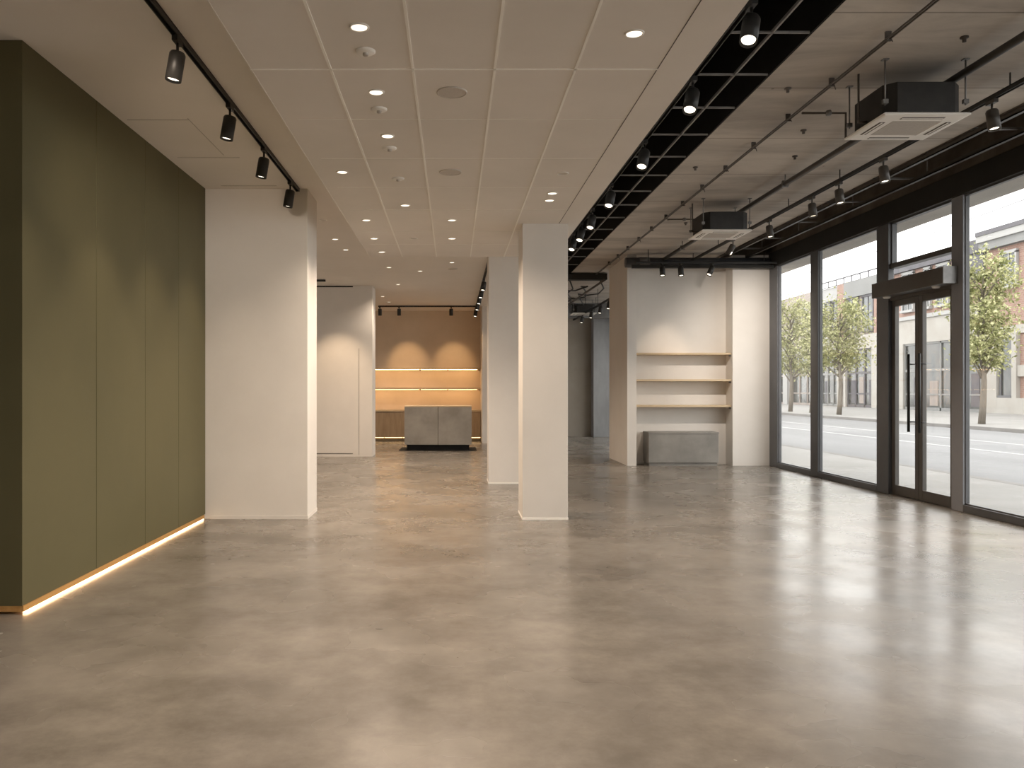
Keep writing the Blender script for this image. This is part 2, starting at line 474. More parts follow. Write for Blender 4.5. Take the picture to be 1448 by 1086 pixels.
# doorway: transom bar, transom glass, header, two leaves, operator box
dw = empty('window_9', (5.46, 8.82, 2.3), 'transom glass above the double doors', 'window', None, 'structure')
iv = Matrix.Translation((-5.46, -8.82, -2.3))
for nm, mb, mm in (('window_glass', MB().box(5.468,5.474,8.82,10.10,2.44,H1), glass),
                   ('transom_bar', MB().box(5.42,5.52,8.82,10.10,2.80,2.86), bronze),
                   ('window_frame', MB().box(5.44,5.50,8.82,10.10,H1-.02,H1).box(5.44,5.50,8.82,8.84,2.86,H1).box(5.44,5.50,10.08,10.10,2.86,H1), frame_metal),
                   ('door_header', MB().box(5.42,5.52,8.82,10.10,2.40,2.46), bronze)):
    mb.v = [tuple(iv @ Vector(p)) for p in mb.v]; mb.build(nm, mm, dw)
ob = empty('door_operator', (5.36, 9.4, 2.44), 'long dark bronze operator box over the double glass doors', 'door operator')
iv = Matrix.Translation((-5.36, -9.4, -2.44))
mb = MB().box(5.245, 5.43, 8.715, 10.2, 2.44, 2.622); mb.v = [tuple(iv @ Vector(p)) for p in mb.v]; mb.build('housing', bronze, ob, .005)
mb = MB().box(5.24, 5.425, 8.70, 8.715, 2.438, 2.624); mb.v = [tuple(iv @ Vector(p)) for p in mb.v]; mb.build('end_cap', galv, ob, .002)
for yy_ in (8.98, 10.0):
    mb = MB().lathe([(.001,-.02),(.035,-.02),(.045,0)], 20, c=(5.33, yy_, 2.44)); mb.v = [tuple(iv @ Vector(p)) for p in mb.v]; mb.build('sensor', white_plastic, ob)

def door(n, ya, yb, hinge_far, label):
    d = empty('door_%d' % n, (5.46, ya, 0), label, 'door', None, 'structure')
    iv = Matrix.Translation((-5.46, -ya, 0))
    f = MB()
    f.box(5.44, 5.49, ya, ya+.075, .012, 2.40); f.box(5.44, 5.49, yb-.075, yb, .012, 2.40)
    f.box(5.44, 5.49, ya+.075, yb-.075, .012, .13); f.box(5.44, 5.49, ya+.075, yb-.075, 2.325, 2.40)
    f.v = [tuple(iv @ Vector(p)) for p in f.v]; f.build('door_frame', bronze, d, .003)
    f = MB().box(5.462, 5.468, ya+.075, yb-.075, .13, 2.325)
    f.v = [tuple(iv @ Vector(p)) for p in f.v]; f.build('door_glass', glass, d)
    hy = ya+.11 if hinge_far else yb-.11
    f = MB()
    f.tube([(5.385, hy, .80), (5.385, hy, 1.72)], .016, 14)
    f.tube([(5.385, hy, .92), (5.462, hy, .92)], .008, 8); f.tube([(5.385, hy, 1.60), (5.462, hy, 1.60)], .008, 8)
    f.v = [tuple(iv @ Vector(p)) for p in f.v]; f.build('door_handle', black_metal, d)
door(1, 9.51, 10.09, True, 'dark framed glass door leaf next to the slim glass bays')
door(2, 8.83, 9.505, False, 'dark framed glass door leaf next to the wide post')
structure('trim_13', MB().box(5.42, 5.56, 8.82, 10.10, 0, .010), bronze, 'bronze threshold under the double doors', 'threshold')

# ================================================================== LAMPS
def rail(name, x, y0, y1, z, label, zt, m=black_metal, hang=None, w=.036, h=.034, ax='y', cat='track'):
    e = empty(name, ((x, y0, z) if ax == 'y' else (y0, x, z)), label, cat)
    L = y1-y0
    b = MB()
    if ax == 'y':
        b.box(-w/2, -w/2+.006, 0, L, 0, h); b.box(w/2-.006, w/2, 0, L, 0, h); b.box(-w/2, w/2, 0, L, h-.008, h)
    else:
        b.box(0, L, -w/2, -w/2+.006, 0, h); b.box(0, L, w/2-.006, w/2, 0, h); b.box(0, L, -w/2, w/2, h-.008, h)
    b.build('rail', m, e)
    c = MB()
    if ax == 'y': c.box(-w/2-.001, w/2+.001, L-.004, L+.008, 0, h)
    else: c.box(L-.004, L+.008, -w/2-.001, w/2+.001, 0, h)
    c.build('end_cap', m, e)
    if zt - (z+h) > .005:
        n = max(2, int(L/1.2))
        for k in range(n):
            p = .2 + (L-.4)*k/(n-1)
            q = (0, p) if ax == 'y' else (p, 0)
            MB().tube([(q[0], q[1], h-.002), (q[0], q[1], zt-z)], .006, 8).build('hanger', m, e)
    return e

# shared meshes of a spotlight (head axis = -z, pivot at the origin)
def head_mesh(r, L):
    b = MB()
    b.lathe([(.001, .012), (r*.86, .012), (r, 0), (r, -L), (r*.90, -L), (r*.82, -L+.018), (.001, -L+.018)], 28)
    return b
ME = {}
def spot_meshes(r, L, m, key):
    if key not in ME:
        ME[key] = (head_mesh(r, L).mesh('lamp_head', m),
                   {k: MB().disk(r*.80, -L+.014, 24, flip=True).mesh('lens', mm) for k, mm in (('on', lens_on), ('dim', lens_dim))},
                   MB().box(-.016, .016, -.05, .05, -.028, 0).mesh('adapter', m),
                   )
    return ME[key]

def spotlight(loc, d, label, group, r=.045, L=.15, stem=.05, state='on', power=0, m=black_metal, key='std', cone=50, blend=.6, color=WARM):
    """loc: where the adapter meets the underside of the track; d: beam direction"""
    e = empty('track_spotlight', loc, label, 'spotlight', group)
    hm, lm, am = spot_meshes(r, L, m, key)
    linkmesh('adapter', am, e)
    MB().tube([(0,0,-.026), (0,0,-.028-stem)], .008, 10).build('stem', m, e)
    d = Vector(d).normalized()
    q = Vector((0,0,-1)).rotation_difference(d)
    h = linkmesh('lamp_head', hm, e, (0,0,-.03-stem-.012), q)
    linkmesh('lens', lm[state], h)
    if power:
        l = bpy.data.lights.new('beam', 'SPOT'); l.energy = power; l.color = color
        l.spot_size = math.radians(cone); l.spot_blend = blend; l.shadow_soft_size = .03
        lo = bpy.data.objects.new('beam', l); C.objects.link(lo); lo.parent = h
        lo.location = (0, 0, -L-.012)
    return e

ORD = ['first','second','third','fourth','fifth','sixth','seventh','eighth','ninth','tenth']
# --- track over the green wall
rail('ceiling_track', -1.56, .8, 8.15, ZR-.034, 'black ceiling track running along the green wall', ZR)
for i, y in enumerate((2.35, 3.45, 4.60, 5.68, 6.70, 7.78)):
    lab = ('black cylinder spotlight over the green wall, outside the frame, %s' % ORD[i]) if i < 2 else 'black cylinder spotlight over the green wall, %s from the near end of its track' % ORD[i-2]
    spotlight((-1.56, y, ZR-.034), ((-.09, .98, -.27) if i == 1 else (.15, .2, -1) if i == 0 else (-.16, -.03, -1)), lab, 'spotlights over the green wall', state='on', power=0)
    # beams at the wall; the two unseen heads are turned elsewhere
    l = bpy.data.lights.new('beam', 'SPOT'); l.energy = P_GREEN; l.color = WARM; l.spot_size = math.radians(60); l.spot_blend = .8; l.shadow_soft_size = .03
    lo = bpy.data.objects.new('beam', l); C.objects.link(lo)
    par = C.objects[-2] if False else None
    lo.location = (-1.60, y-.01, ZR-.034-.27)
    if i == 0: l.energy = 60; l.spot_size = math.radians(70)
    if i == 1: l.energy = 120; l.spot_size = math.radians(56)  # beam of an unseen head, added to lighten the wide column
    dd = (Vector((.45, .6, -3)) if i == 0 else Vector((-.45, 4.9, -1.35)) if i == 1 else Vector((-.50, -.10 if i == 5 else .02, -1))).normalized()
    lo.rotation_mode = 'QUATERNION'; lo.rotation_quaternion = Vector((0,0,-1)).rotation_difference(dd)

# --- service slot: grid, track, spotlights
e = empty('slot_grid', (1.26, 0, ZC), 'thin metal grid hung across the black service slot', 'ceiling grid')
yy = [1.2, 2.1, 3.0, 3.75, 4.5, 5.25, 5.95, 6.65, 7.35, 8.05, 8.75, 9.45, 10.15, 10.9, 11.7, 12.5, 13.3, 14.1, 15.0]
for y in yy:
    MB().box(0, 1.04, y-.006, y+.006, .0, .014).build('cross_bar', bar_grey, e)
b = MB()
for x in (.46, .80):
    b.box(x-.007, x+.007, -3.8, 16, .0, .02)
b.build('long_bar', bar_grey, e)
e = empty('cable_tray', (1.45, 0, 3.85), 'dark ducts and cables inside the black service slot', 'duct')
MB().box(-.17, .0, -3.5, 16, 0, .22).build('duct', mottled('duct_grey', (.03,.027,.024), (.06,.055,.05), 5, .6, .3), e)
for k in range(3):
    pts = [(.30+.08*k+.02*math.sin(j*1.7+k), -3.5+j*.75, .05+.03*math.sin(j*.9+k*2)) for j in range(27)]
    MB().tube(pts, .014, 6).build('cable', black_metal, e)
rail('ceiling_track', 1.54, 1.0, 16.0, 3.30, 'black track hanging in the service slot', 4.45)
for i, y in enumerate((2.9, 4.20, 5.23, 6.55, 7.93, 9.0, 9.75, 10.4)):
    lab = 'black spotlight in the service slot, just above the frame' if i == 0 else 'tilted black spotlight in the dark service slot, %s from the near end' % ORD[i-1]
    spotlight((1.54, y, 3.30), (-.28, -.42, -1), lab, 'spotlights in the service slot', r=.047, L=.16, state='on', power=P_GAP if i < 5 else P_GAP*.8, cone=75)

# --- street side: main track with heads
rail('ceiling_track', 4.04, .5, 13.9, 3.47, 'long black track under the concrete ceiling near the glazing', ZC)
for i, (y, st) in enumerate(((3.6,'on'), (6.10,'on'), (7.64,'on'), (8.52,'on'), (9.16,'dim'), (10.4,'on'), (11.75,'on'))):
    lab = 'grey cylinder spotlight under the long street side track, ' + ('outside the frame' if i == 0 else '%s from the near end' % ORD[i-1])
    spotlight((4.04, y, 3.47), (.04, -.16, -1) if i != 6 else (-.5, .3, -1), lab, 'spotlights on the street side track', r=.043, L=.14, stem=.045, state=st, power=P_RIGHT if st == 'on' else 0, m=bronze, key='grey', cone=80)
# --- short track before the niche
rail('ceiling_track', 13.35, 3.0, 5.3, 3.37, 'short black track before the shelf recess', ZC, ax='x')
for i, (x, dd, st) in enumerate(((3.43, (-.02,-.22,-1), 'on'), (3.73, (.02,-.22,-1), 'on'), (4.25, (-.45,-.25,-.9), 'on'))):
    spotlight((x, 13.35, 3.37), dd, 'small black spotlight on the short track before the shelf recess, ' + ('above its narrow side pier','middle one of three','tilted one')[i], 'spotlights before the shelf recess', r=.05, L=.13, stem=.02, state=st, power=0, cone=60)
def beam(loc, tgt, power, cone=50, blend=.8, color=WARM, soft=.03):
    l = bpy.data.lights.new('beam', 'SPOT'); l.energy = power; l.color = color; l.spot_size = math.radians(cone); l.spot_blend = blend; l.shadow_soft_size = soft
    lo = bpy.data.objects.new('beam', l); C.objects.link(lo); lo.location = loc
    lo.rotation_mode = 'QUATERNION'; lo.rotation_quaternion = Vector((0,0,-1)).rotation_difference((Vector(tgt)-Vector(loc)).normalized())
beam((3.72, 13.30, 3.16), (3.66, 14.25, 1.75), P_ACCENT*.6, 46, 1.0)
beam((4.2, 13.3, 3.15), (3.5, 13.6, 0), P_ACCENT*.7, 60)
beam((4.02, 11.72, 3.27), (5.12, 13.9, 1.8), 230, 84, 1.0, (1,.90,.80))  # extra beam added to brighten the cream pier beside the glazing

# --- far recess tracks
rail('ceiling_track', 19.5, -1.8, .62, ZR-.04, 'thin black track across the ceiling before the lit shelves', ZR, ax='x')
for i, (x, st) in enumerate(((-1.76,'dim'), (-1.30,'on'), (-.05,'on'))):
    spotlight((x, 19.5, ZR-.04), (0,.2,-1), 'tiny spotlight before the lit shelves, ' + ('at the partition end','above the desk end','above the desk middle')[i], 'spotlights before the lit shelves', r=.045, L=.13, stem=.01, state=st)
for xx in (-1.75, -.65, .4):
    beam((xx, 19.4, 3.1), (xx, 19.9, 0), P_ACCENT*.35, 90, 1.0, WARM2)
beam((-1.30, 19.55, 3.05), (-1.15, 20.9, 1.9), P_ACCENT*.9, 44, color=WARM2)
beam((-.05, 19.55, 3.05), (.02, 20.9, 1.9), P_ACCENT*.9, 44, color=WARM2)
rail('ceiling_track', .55, 12.3, 20.4, ZR-.04, 'black track leading back towards the lit shelves', ZR)
for i, y in enumerate((14.6, 15.8, 16.9, 18.2, 19.8)):
    spotlight((.55, y, ZR-.04), (-.15,-.25,-1), 'small black spotlight on the track leading to the lit shelves, %s along' % ORD[i], 'spotlights on the rear track', r=.045, L=.14, stem=.02, state='on', power=P_GAP*.6, cone=80, color=WARM2)
# left passage: short track stub and spot before the partition
rail('ceiling_track', 14.9, -2.9, -2.35, ZR-.04, 'short black track stub before the beige partition', ZR, ax='x')
beam((-2.15, 14.6, 3.15), (-2.25, 15.8, 1.25), P_ACCENT*1.6, 56, color=(1,.74,.50))

# --- recessed ceiling fittings
ring_m = MB().lathe([(.046,0),(.046,-.004),(.040,-.007),(.036,-.003),(.036,0)], 28).mesh('trim_ring', white_plastic)
lens_dl = emis('downlight_lens', (1.0,.87,.70), 1.6)
lens_m = {k: MB().disk(.036, -.0035, 24, flip=True).mesh('lens', mm) for k, mm in (('on', lens_dl), ('off', lens_off))}
def ceil_pt(px, py):
    s = 551-py
    if px < 641-.633*s or py > 363: z = ZR
    else: z = ZT
    d = (z-EYE)*FPX/s
    return ((px-641)/FPX*d, d, z)
def place(px, py):
    return ceil_pt(px, py)
spk = mottled('speaker_cloth', (.58,.53,.48), (.62,.57,.52), 60, .7, .2)
def downlight(p, lit, label, cone=140, k=1.0):
    e = empty('ceiling_downlight', p, label, 'downlight', 'recessed ceiling downlights')
    linkmesh('trim_ring', ring_m, e)
    linkmesh('lens', lens_m['on' if lit else 'off'], e)
    if lit:
        l = bpy.data.lights.new('lamp', 'SPOT'); l.energy = P_DOWN*k; l.color = WARM; l.spot_size = math.radians(cone); l.spot_blend = .7; l.shadow_soft_size = .035
        lo = bpy.data.objects.new('lamp', l); C.objects.link(lo); lo.parent = e; lo.location = (0,0,-.012)
DL = [ # px, py, lit, label
 (508,38,1,'first lit one in its row, before a detector'),
 (532,130,1,'second lit one in the tile row from the camera end'),
 (548,192,1,'third lit one in the tile row from the camera end'),
 (573,290,1,'fourth lit one in the tile row from the camera end'),
 (897,47,1,'alone on the tiles beside the service slot'),
 (781,273,1,'first of the lit pair before the middle column'),
 (777,283,1,'second of the lit pair before the middle column'),
 (796,245,0,'unlit ring near the tile edge before the middle column'),
 (484,243,1,'pale one on the tiles beside the wide column head'),
 (518,311,1,'lit one just past the wide column on the tiles'),
 (457,311,0,'unlit ring on plaster tight to the wide column'),
 (639,311,1,'lit one centred before the rear column, camera side'),
 (639,337,1,'lit one centred before the rear column, far side'),
 (529,337,1,'lit one in the second row past the wide column'),
 (474,338,1,'lit one on plaster past the wide column'),
 (585,337,0,'unlit one in the second row past the wide column'),
 (489,353,1,'lit one on plaster, third row past the wide column'),
 (540,356,1,'faint one on tiles, third row past the wide column'),
 (550,378,1,'lit one on rear plaster, past the tile edge'),
 (594,383,1,'small lit one on rear plaster, towards the rear column'),
 (563,402,1,'small lit one on rear plaster, halfway to the shelves'),
 (541,419,1,'tiny lit one on rear plaster near the partition end'),
 (550,427,1,'tiny lit one on rear plaster before the shelf track'),
 (639,371,1,'tiny one on rear plaster beside the round speaker'),
]
for px, py, lit, lb in DL:
    downlight(place(px, py), lit, k=(.35 if 770 < px < 790 else 1.0 if py < 340 else 1.7), label='small round recessed downlight, ' + lb)
for i, (x, y) in enumerate(((-.43, 2.95), (-.43, 2.15), (-.43, 1.3), (.84, 2.6), (.84, 1.3), (-.43, 0), (.84, -.2), (-.43,-1.6), (.84,-1.8))):
    downlight((x, y, ZT), 1, 'recessed downlight above and behind the viewpoint, %s' % ORD[i], k=.5)
det = [(517,72,'first on the tiles from the camera end'), (536,154,'second on the tiles from the camera end'), (551,209,'third on the tiles from the camera end'), (563,252,'fourth on the tiles from the camera end')]
for px, py, lb in det:
    e = empty('smoke_detector', place(px, py), 'small flat white ceiling detector, ' + lb, 'detector', 'ceiling detectors')
    MB().lathe([(.048,0),(.048,-.006),(.040,-.012),(.001,-.012)], 28).build('base', white_plastic, e)
    MB().lathe([(.014,-.012),(.014,-.022),(.010,-.026),(.001,-.026)], 16).build('sensor', grille_beige, e)
for px, py, lb in ((639,130,'larger and nearer the camera'), (637,243,'halfway along the tiles'), (640,380,'on plaster past the tile edge')):
    e = empty('ceiling_speaker', place(px, py), 'round flat beige ceiling speaker, ' + lb.replace('nearer','near'), 'speaker', 'ceiling speakers')
    MB().lathe([(.085,0),(.085,-.006),(.078,-.009),(.076,-.006)], 36).build('trim_ring', spk, e)
    MB().disk(.076, -.006, 36, flip=True).build('grille', spk, e)

# ================================================================== AIR CONDITIONING CASSETTES
def cassette(Y, label, full=True):
    X0, Z = 2.985, 3.20
    e = empty('air_conditioner', (X0, Y, Z), label, 'air conditioner', 'ceiling cassette air conditioners')
    w, d = .60, .58
    # body with chamfered corners
    a, c = .03, .07
    x0, x1, y0, y1 = a, w-a, a*.6, d-a
    ring = [(x0+c,y0),(x1-c,y0),(x1,y0+c),(x1,y1-c),(x1-c,y1),(x0+c,y1),(x0,y1-c),(x0,y0+c)]
    b = MB()
    lo_ = [(p[0],p[1],.028) for p in ring]; hi_ = [(p[0],p[1],.24) for p in ring]
    n = len(ring)
    b.v = lo_+hi_
    for i in range(n):
        b.f.append((i,(i+1)%n,(i+1)%n+n,i+n)); b.sm.append(False)
    b.f.append(tuple(range(n,2*n))); b.sm.append(False); b.f.append(tuple(range(n))[::-1]); b.sm.append(False)
    b.build('body', black_metal, e, .004)
    # panel: flared frame
    b = MB()
    def ringz(i, z): return [(i,i,z),(w-i,i,z),(w-i,d-i,z),(i,d-i,z)]
    rs = [ringz(.02,.028), ringz(0,.018), ringz(0,.006), ringz(.02,0), ringz(.125,0), ringz(.13,.008), ringz(.13,.02)]
    for r_ in rs: b.v += r_
    for k in range(len(rs)-1):
        for i in range(4):
            j = (i+1) % 4
            b.f.append((k*4+i, k*4+j, (k+1)*4+j, (k+1)*4+i)); b.sm.append(False)
    b.f.append((0,3,2,1)); b.sm.append(False)
    pn = b.build('panel', white_plastic, e)
    g = MB().box(.135, w-.135, .135, d-.135, .002, .012)
    g = g.build('intake_grille', grille_beige, e)
    for k in range(9):
        pass
    for (xa,xb,ya,yb) in ((.15,w-.15,.045,.085),(.15,w-.15,d-.085,d-.045),(.045,.085,.15,d-.15),(w-.085,w-.045,.15,d-.15)):
        sl = MB().box(xa,xb,ya,yb,-.0015,.004).build('air_slot', dark_line, e)
        vb = MB()
        if xb-xa > yb-ya: vb.box(xa+.005, xb-.005, (ya+yb)/2-.006, (ya+yb)/2+.006, -.004, -.001)
        else: vb.box((xa+xb)/2-.006, (xa+xb)/2+.006, ya+.005, yb-.005, -.004, -.001)
        vb.build('vane', white_plastic, sl)
    for (x, y) in ((.02,.03),(w-.02,.03),(.02,d-.04),(w-.02,d-.04)):
        MB().tube([(x,y,.08),(x,y,ZC-Z)], .006, 8).box(x-.018,x+.018,y-.012,y+.012,.09,.12).box(x-.02,x+.02,y-.02,y+.02,ZC-Z-.008,ZC-Z).build('hanger_rod', galv, e)
    b = MB()
    b.tube([(-.155,.97,.345),(.20,.97,.345),(.20,.97,.14),(.20,.54,.13)], .010, 10)
    b2_ = MB().tube([(-.03,.30,.07),(-.03,.30,ZC-Z)], .008, 8)
    b2_.tube([(.03,.30,.05),(-.03,.30,.05),(-.03,.30,.07)], .011, 8)
    b2_.build('drain_pipe', pipe_brown, e)
    b.build('refrigerant_pipe', pipe_brown, e)
    MB().lathe([(.001,-.02),(.02,-.02),(.026,0),(.02,.02),(.001,.02)], 14, c=(.06,.97,.345)).build('valve', galv, e)
    return e
cassette(5.63, 'black ceiling cassette air conditioner with white panel, largest one at the camera end')
cassette(9.75, 'black ceiling cassette air conditioner with white panel, middle one before the shelf recess')
cassette(20.3, 'far cassette air conditioner half hidden by the middle column')

# ================================================================== CEILING SERVICES, STREET SIDE
def pipe(name, pts, r, m, label, cat='pipe', n=10):
    o = MB().tube(pts, r, n).build(name, m); return tag(o, label, cat)
dark_pipe = mottled('dark_pipe', (.03,.027,.024), (.045,.04,.036), 8, .5, .4)
e = empty('conduit_run', (2.79, 0, 3.548), 'thin double conduit clipped under the concrete ceiling beside the service slot', 'conduit')
MB().tube([(-.012,-3.9,0),(-.012,15.9,0)], .007, 8).build('conduit', pipe_brown, e)
MB().tube([(.014,-3.9,.004),(.014,15.9,.004)], .006, 8).build('conduit', pipe_brown, e)
y = 2.1; k = 0
while y < 15:
    MB().box(-.018,.020,y-.007,y+.007,-.011,.05).tube([(.018,y,.01),(.035,y+.01,-.03 if k % 2 else -.01)], .004, 6).build('clip', pipe_brown, e)
    y += .78; k += 1
e = empty('ceiling_pipe', (3.55, 0, 3.50), 'dark round pipe passing above the cassette air conditioners', 'pipe')
MB().tube([(0,-3.9,0),(0,13.70,0)], .028, 16).build('pipe', dark_pipe, e)
for y in (1.5,3.2,4.9,6.9,8.7,10.9,12.6):
    MB().lathe([(.033,-.012),(.036,-.012),(.036,.012),(.033,.012)], 14, c=(0,0,0))
    MB().tube([(0,y,.02),(0,y,.10)], .006, 6).box(-.034,.034,y-.012,y+.012,-.034,.034).build('pipe_clamp', galv, e)
for x, z, lb in ((4.62, 3.55, 'inner slim steel rail in the dark recess above the glazing'), (5.01, 3.55, 'outer slim steel rail in the dark recess above the glazing')):
    e = empty('service_rail', (x, 0, z), lb, 'rail')
    MB().box(-.022,.022,-3.9,14.0,0,.012).box(-.022,-.016,-3.9,14.0,0,.045).box(.016,.022,-3.9,14.0,0,.045).build('rail', bronze, e)
    for y in (1.5,3.5,5.3,7.0,8.6,10.2,11.8,13.2):
        MB().tube([(0,y,.01),(0,y,.40)], .006, 6).build('hanger', galv, e)
e = empty('rail_bracket_set', (4.8, 0, 3.57), 'row of short cross arms tying the two steel rails above the glazing', 'bracket', None, None)
for y in (7.2, 8.9, 10.0, 11.2, 12.4, 13.3):
    MB().box(-.22,.25,y-.012,y+.012,.03,.05).build('cross_arm', galv, e)
# bent drop arms near the far end of the main track
# round duct and beam over the shelf recess
e = empty('round_duct', (2.9, 13.80, 3.455), 'dark blue grey round duct crossing above the shelf recess', 'duct')
MB().tube([(.02,0,0),(2.45,0,0)], .085, 24).build('duct', mottled('duct_blue', (.07,.075,.085),(.10,.105,.115),3,.35,.5,metal=.4), e)
MB().tube([(.25,0,0),(.42,0,0)], .093, 24).build('collar', galv, e)
tag(MB().box(3.0, 5.38, 13.62, 13.69, 3.34, 3.39).build('steel_beam', beam_black), 'dark steel angle running before the round duct', 'beam')
tag(MB().box(1.26, 3.02, 15.95, 16.15, 3.46, 3.58).build('steel_beam', beam_black), 'dark steel beam crossing the far street side ceiling', 'beam')
rail('ceiling_track', 3.3, 16.6, 22.3, 3.2, 'black track hanging in the far end of the street side', ZC)
for i, y in enumerate((17.2, 18.2, 19.4, 20.8)):
    spotlight((3.3, y, 3.2), (-.2,-.2,-1), 'tiny black spotlight at the far street side, %s along' % ORD[i], 'far street side spotlights', r=.05, L=.12, stem=.01, state='on', power=P_GAP*.5 if i % 2 else 0, cone=80)
for k in range(4):
    pts = [(2.35+.22*k+.15*math.sin(j*1.3+k*2), 16.4+j*.55, 3.50-.14*abs(math.sin(j*.8+k))) for j in range(11)]
    pipe('ceiling_cable', pts, .016, black_metal, 'loose dark cable sagging under the far concrete ceiling, %s across' % ORD[k], 'cable', 6)
pipe('ceiling_pipe', [(2.95,15.9,3.44),(2.80,17,3.35),(2.75,22.5,3.35)], .022, pipe_brown, 'dark pipe bending into the far street side ceiling')
tag(MB().box(1.28, 5.4, 21.6, 21.9, 3.22, 3.6).build('trim_14', conc_wall), 'concrete downstand before the far taupe wall', 'beam', None, 'structure')
# small ceiling fixings on the concrete
ANC = ('above the front air conditioner','just before the middle air conditioner','between the two air conditioners','between conduit and service slot, near','between conduit and service slot, far','between round pipe and street side track','past the middle air conditioner','beside the service slot at the camera end')
for i, (x, y) in enumerate(((3.33, 5.3), (3.36, 8.0), (3.1, 7.2), (2.55, 6.2), (2.5, 8.4), (3.9, 6.5), (3.2, 11.2), (2.6, 4.3))):
    tag(MB().lathe([(.001,-.035),(.012,-.035),(.012,-.012),(.026,-.010),(.026,0)], 12, c=(0,0,0)).build('ceiling_anchor', pipe_brown), None)
    o = C.objects[-1]; o.location = (x, y, ZC)
    tag(o, 'tiny dark anchor in the concrete ceiling, ' + ANC[i], 'anchor', 'anchors in the concrete ceiling')

# ================================================================== FURNITURE
# reception desk
e = empty('reception_desk', (-1.045, 17.4, 0), 'grey microcement reception desk with pale top, before the lit shelves', 'desk')
WD = 1.437
MB().box(.05, WD-.05, .06, .62, 0, .12).build('plinth', black_paint, e)
MB().box(0, WD/2-.003, 0, .70, .12, .925).build('front_panel', desk_stone, e, .004)
MB().box(WD/2+.003, WD, 0, .70, .12, .925).build('front_panel', desk_stone, e, .004)
MB().box(-.003, WD+.003, -.004, .705, .925, .95).build('worktop', wood, e, .003)
tag(MB().box(-1.16, .50, 17.25, 18.3, 0, .006).build('floor_mat', black_paint), 'thin dark mat under the reception desk', 'mat')
# wall cabinets behind
xs = (-2.9, -2.2, -1.74, -1.28, -.6, .05, .69)
e0 = None
for i in range(6):
    a, b = xs[i], xs[i+1]
    e = empty('base_cabinet', (a, 20.449, 0), 'low brown veneer cabinet under the lit shelves, ' + ('hidden behind the partition','at the partition end','between partition and desk','behind the desk edge','behind the desk middle','at the white wall end')[i], 'cabinet', 'low cabinets under the lit shelves')
    MB().box(0, b-a, .02, .45, .10, .75).build('body', cab_wood, e)
    MB().box(.004, b-a-.004, 0, .02, .10, .745).build('door', cab_wood, e, .002)
    MB().box(0, b-a, .08, .40, 0, .10).build('plinth', dark_line, e)
    MB().box(.01, b-a-.01, .03, .045, .088, .098).build('light_strip', led_low, e)
tag(MB().box(-2.9, .69, 20.43, 20.9, .75, .79).build('worktop', wood), 'long pale wood worktop on the low cabinets', 'worktop')
for z, lb in ((1.82, 'upper'), (1.315, 'lower')):
    e = empty('wall_shelf_board', (-2.9, 20.55, z), '%s long wooden shelf lit from beneath on the tan wall' % lb, 'shelf')
    MB().box(0, 3.59, .004, .35, 0, .032).build('board', wood, e, .002)
    MB().box(0, 3.59, 0, .012, -.011, .034).build('front_lip', wood, e)
    for a, b in ((1.5, 2.03), (2.10, 2.74), (2.78, 3.50)):
        MB().box(a-.04 if a > 1.6 else .05, b, .10, .13, -.014, 0).build('light_strip', led_shelf, e)
    for x in (2.065, 2.76, 3.55):
        MB().box(x-.012, x+.012, .02, .35, -.028, 0).build('bracket', bronze, e)
# niche shelves
for z, lb in ((1.90, 'top'), (1.445, 'middle'), (1.00, 'bottom')):
    e = empty('niche_shelf', (3.130, 13.96, z), '%s thin oak shelf in the cream wall recess' % lb, 'shelf')
    MB().box(.002, 1.642, 0, .288, 0, .034).build('board', wood, e, .002)
    MB().box(1.61, 1.642, .01, .04, -.03, 0).build('bracket', bronze, e)
# low bench
e = empty('display_bench', (3.326, 13.84, 0), 'low grey microcement bench block under the recess shelves', 'bench')
MB().box(.015, 1.17, .02, .39, 0, .055).build('plinth', bench_stone, e)
MB().box(0, 1.19, 0, .40, .055, .545).build('body', bench_stone, e, .004)
MB().box(-.004, 1.194, -.005, .402, .545, .575).build('worktop', bench_stone, e, .003)
for x in (.56,.60,.64):
    pass

# ================================================================== OUTSIDE
structure('sidewalk_shop', MB().box(5.6, 7.7, -6, 120, -.25, -.005), paving, 'pale pavement outside the glazing', 'pavement')
structure('curb_shop', MB().box(7.7, 7.86, -6, 120, -.25, -.003), kerbm, 'stone kerb on the shop side', 'kerb')
structure('road', MB().box(7.86, 18.5, -6, 120, -.3, -.12), asphalt, 'pale grey empty road outside the shop', 'road')
structure('curb_far', MB().box(18.5, 18.75, -6, 120, -.3, .0), kerbm, 'stone kerb across the road', 'kerb')
structure('sidewalk_far', MB().box(18.75, 30.5, -6, 120, -.3, -.002), paving, 'wide pale pavement across the road', 'pavement')
structure('road_line_1', MB().box(12.35, 12.5, -6, 120, -.12, -.115), white_line, 'white line along the road', 'road line')
structure('road_line_2', MB().box(14.5, 14.65, -6, 120, -.12, -.115), white_line, 'far white line along the road', 'road line')
structure('roof_canopy', MB().box(5.50, 6.02, -4, 15, 3.42, 3.55), mottled('canopy_paint', (.45,.42,.38), (.50,.47,.43), 2, .8, .2), 'pale canopy soffit over the shop front', 'canopy')
structure('trim_15', MB().box(5.50, 5.53, -4, 15, 3.39, 3.42), frame_metal, 'dark edge strip below the canopy', 'strip')
structure('roof_slab', MB().box(XL-.2, 5.9, -4.2, 23.0, 4.6, 4.8), black_paint, 'roof slab above the shop', 'roof')

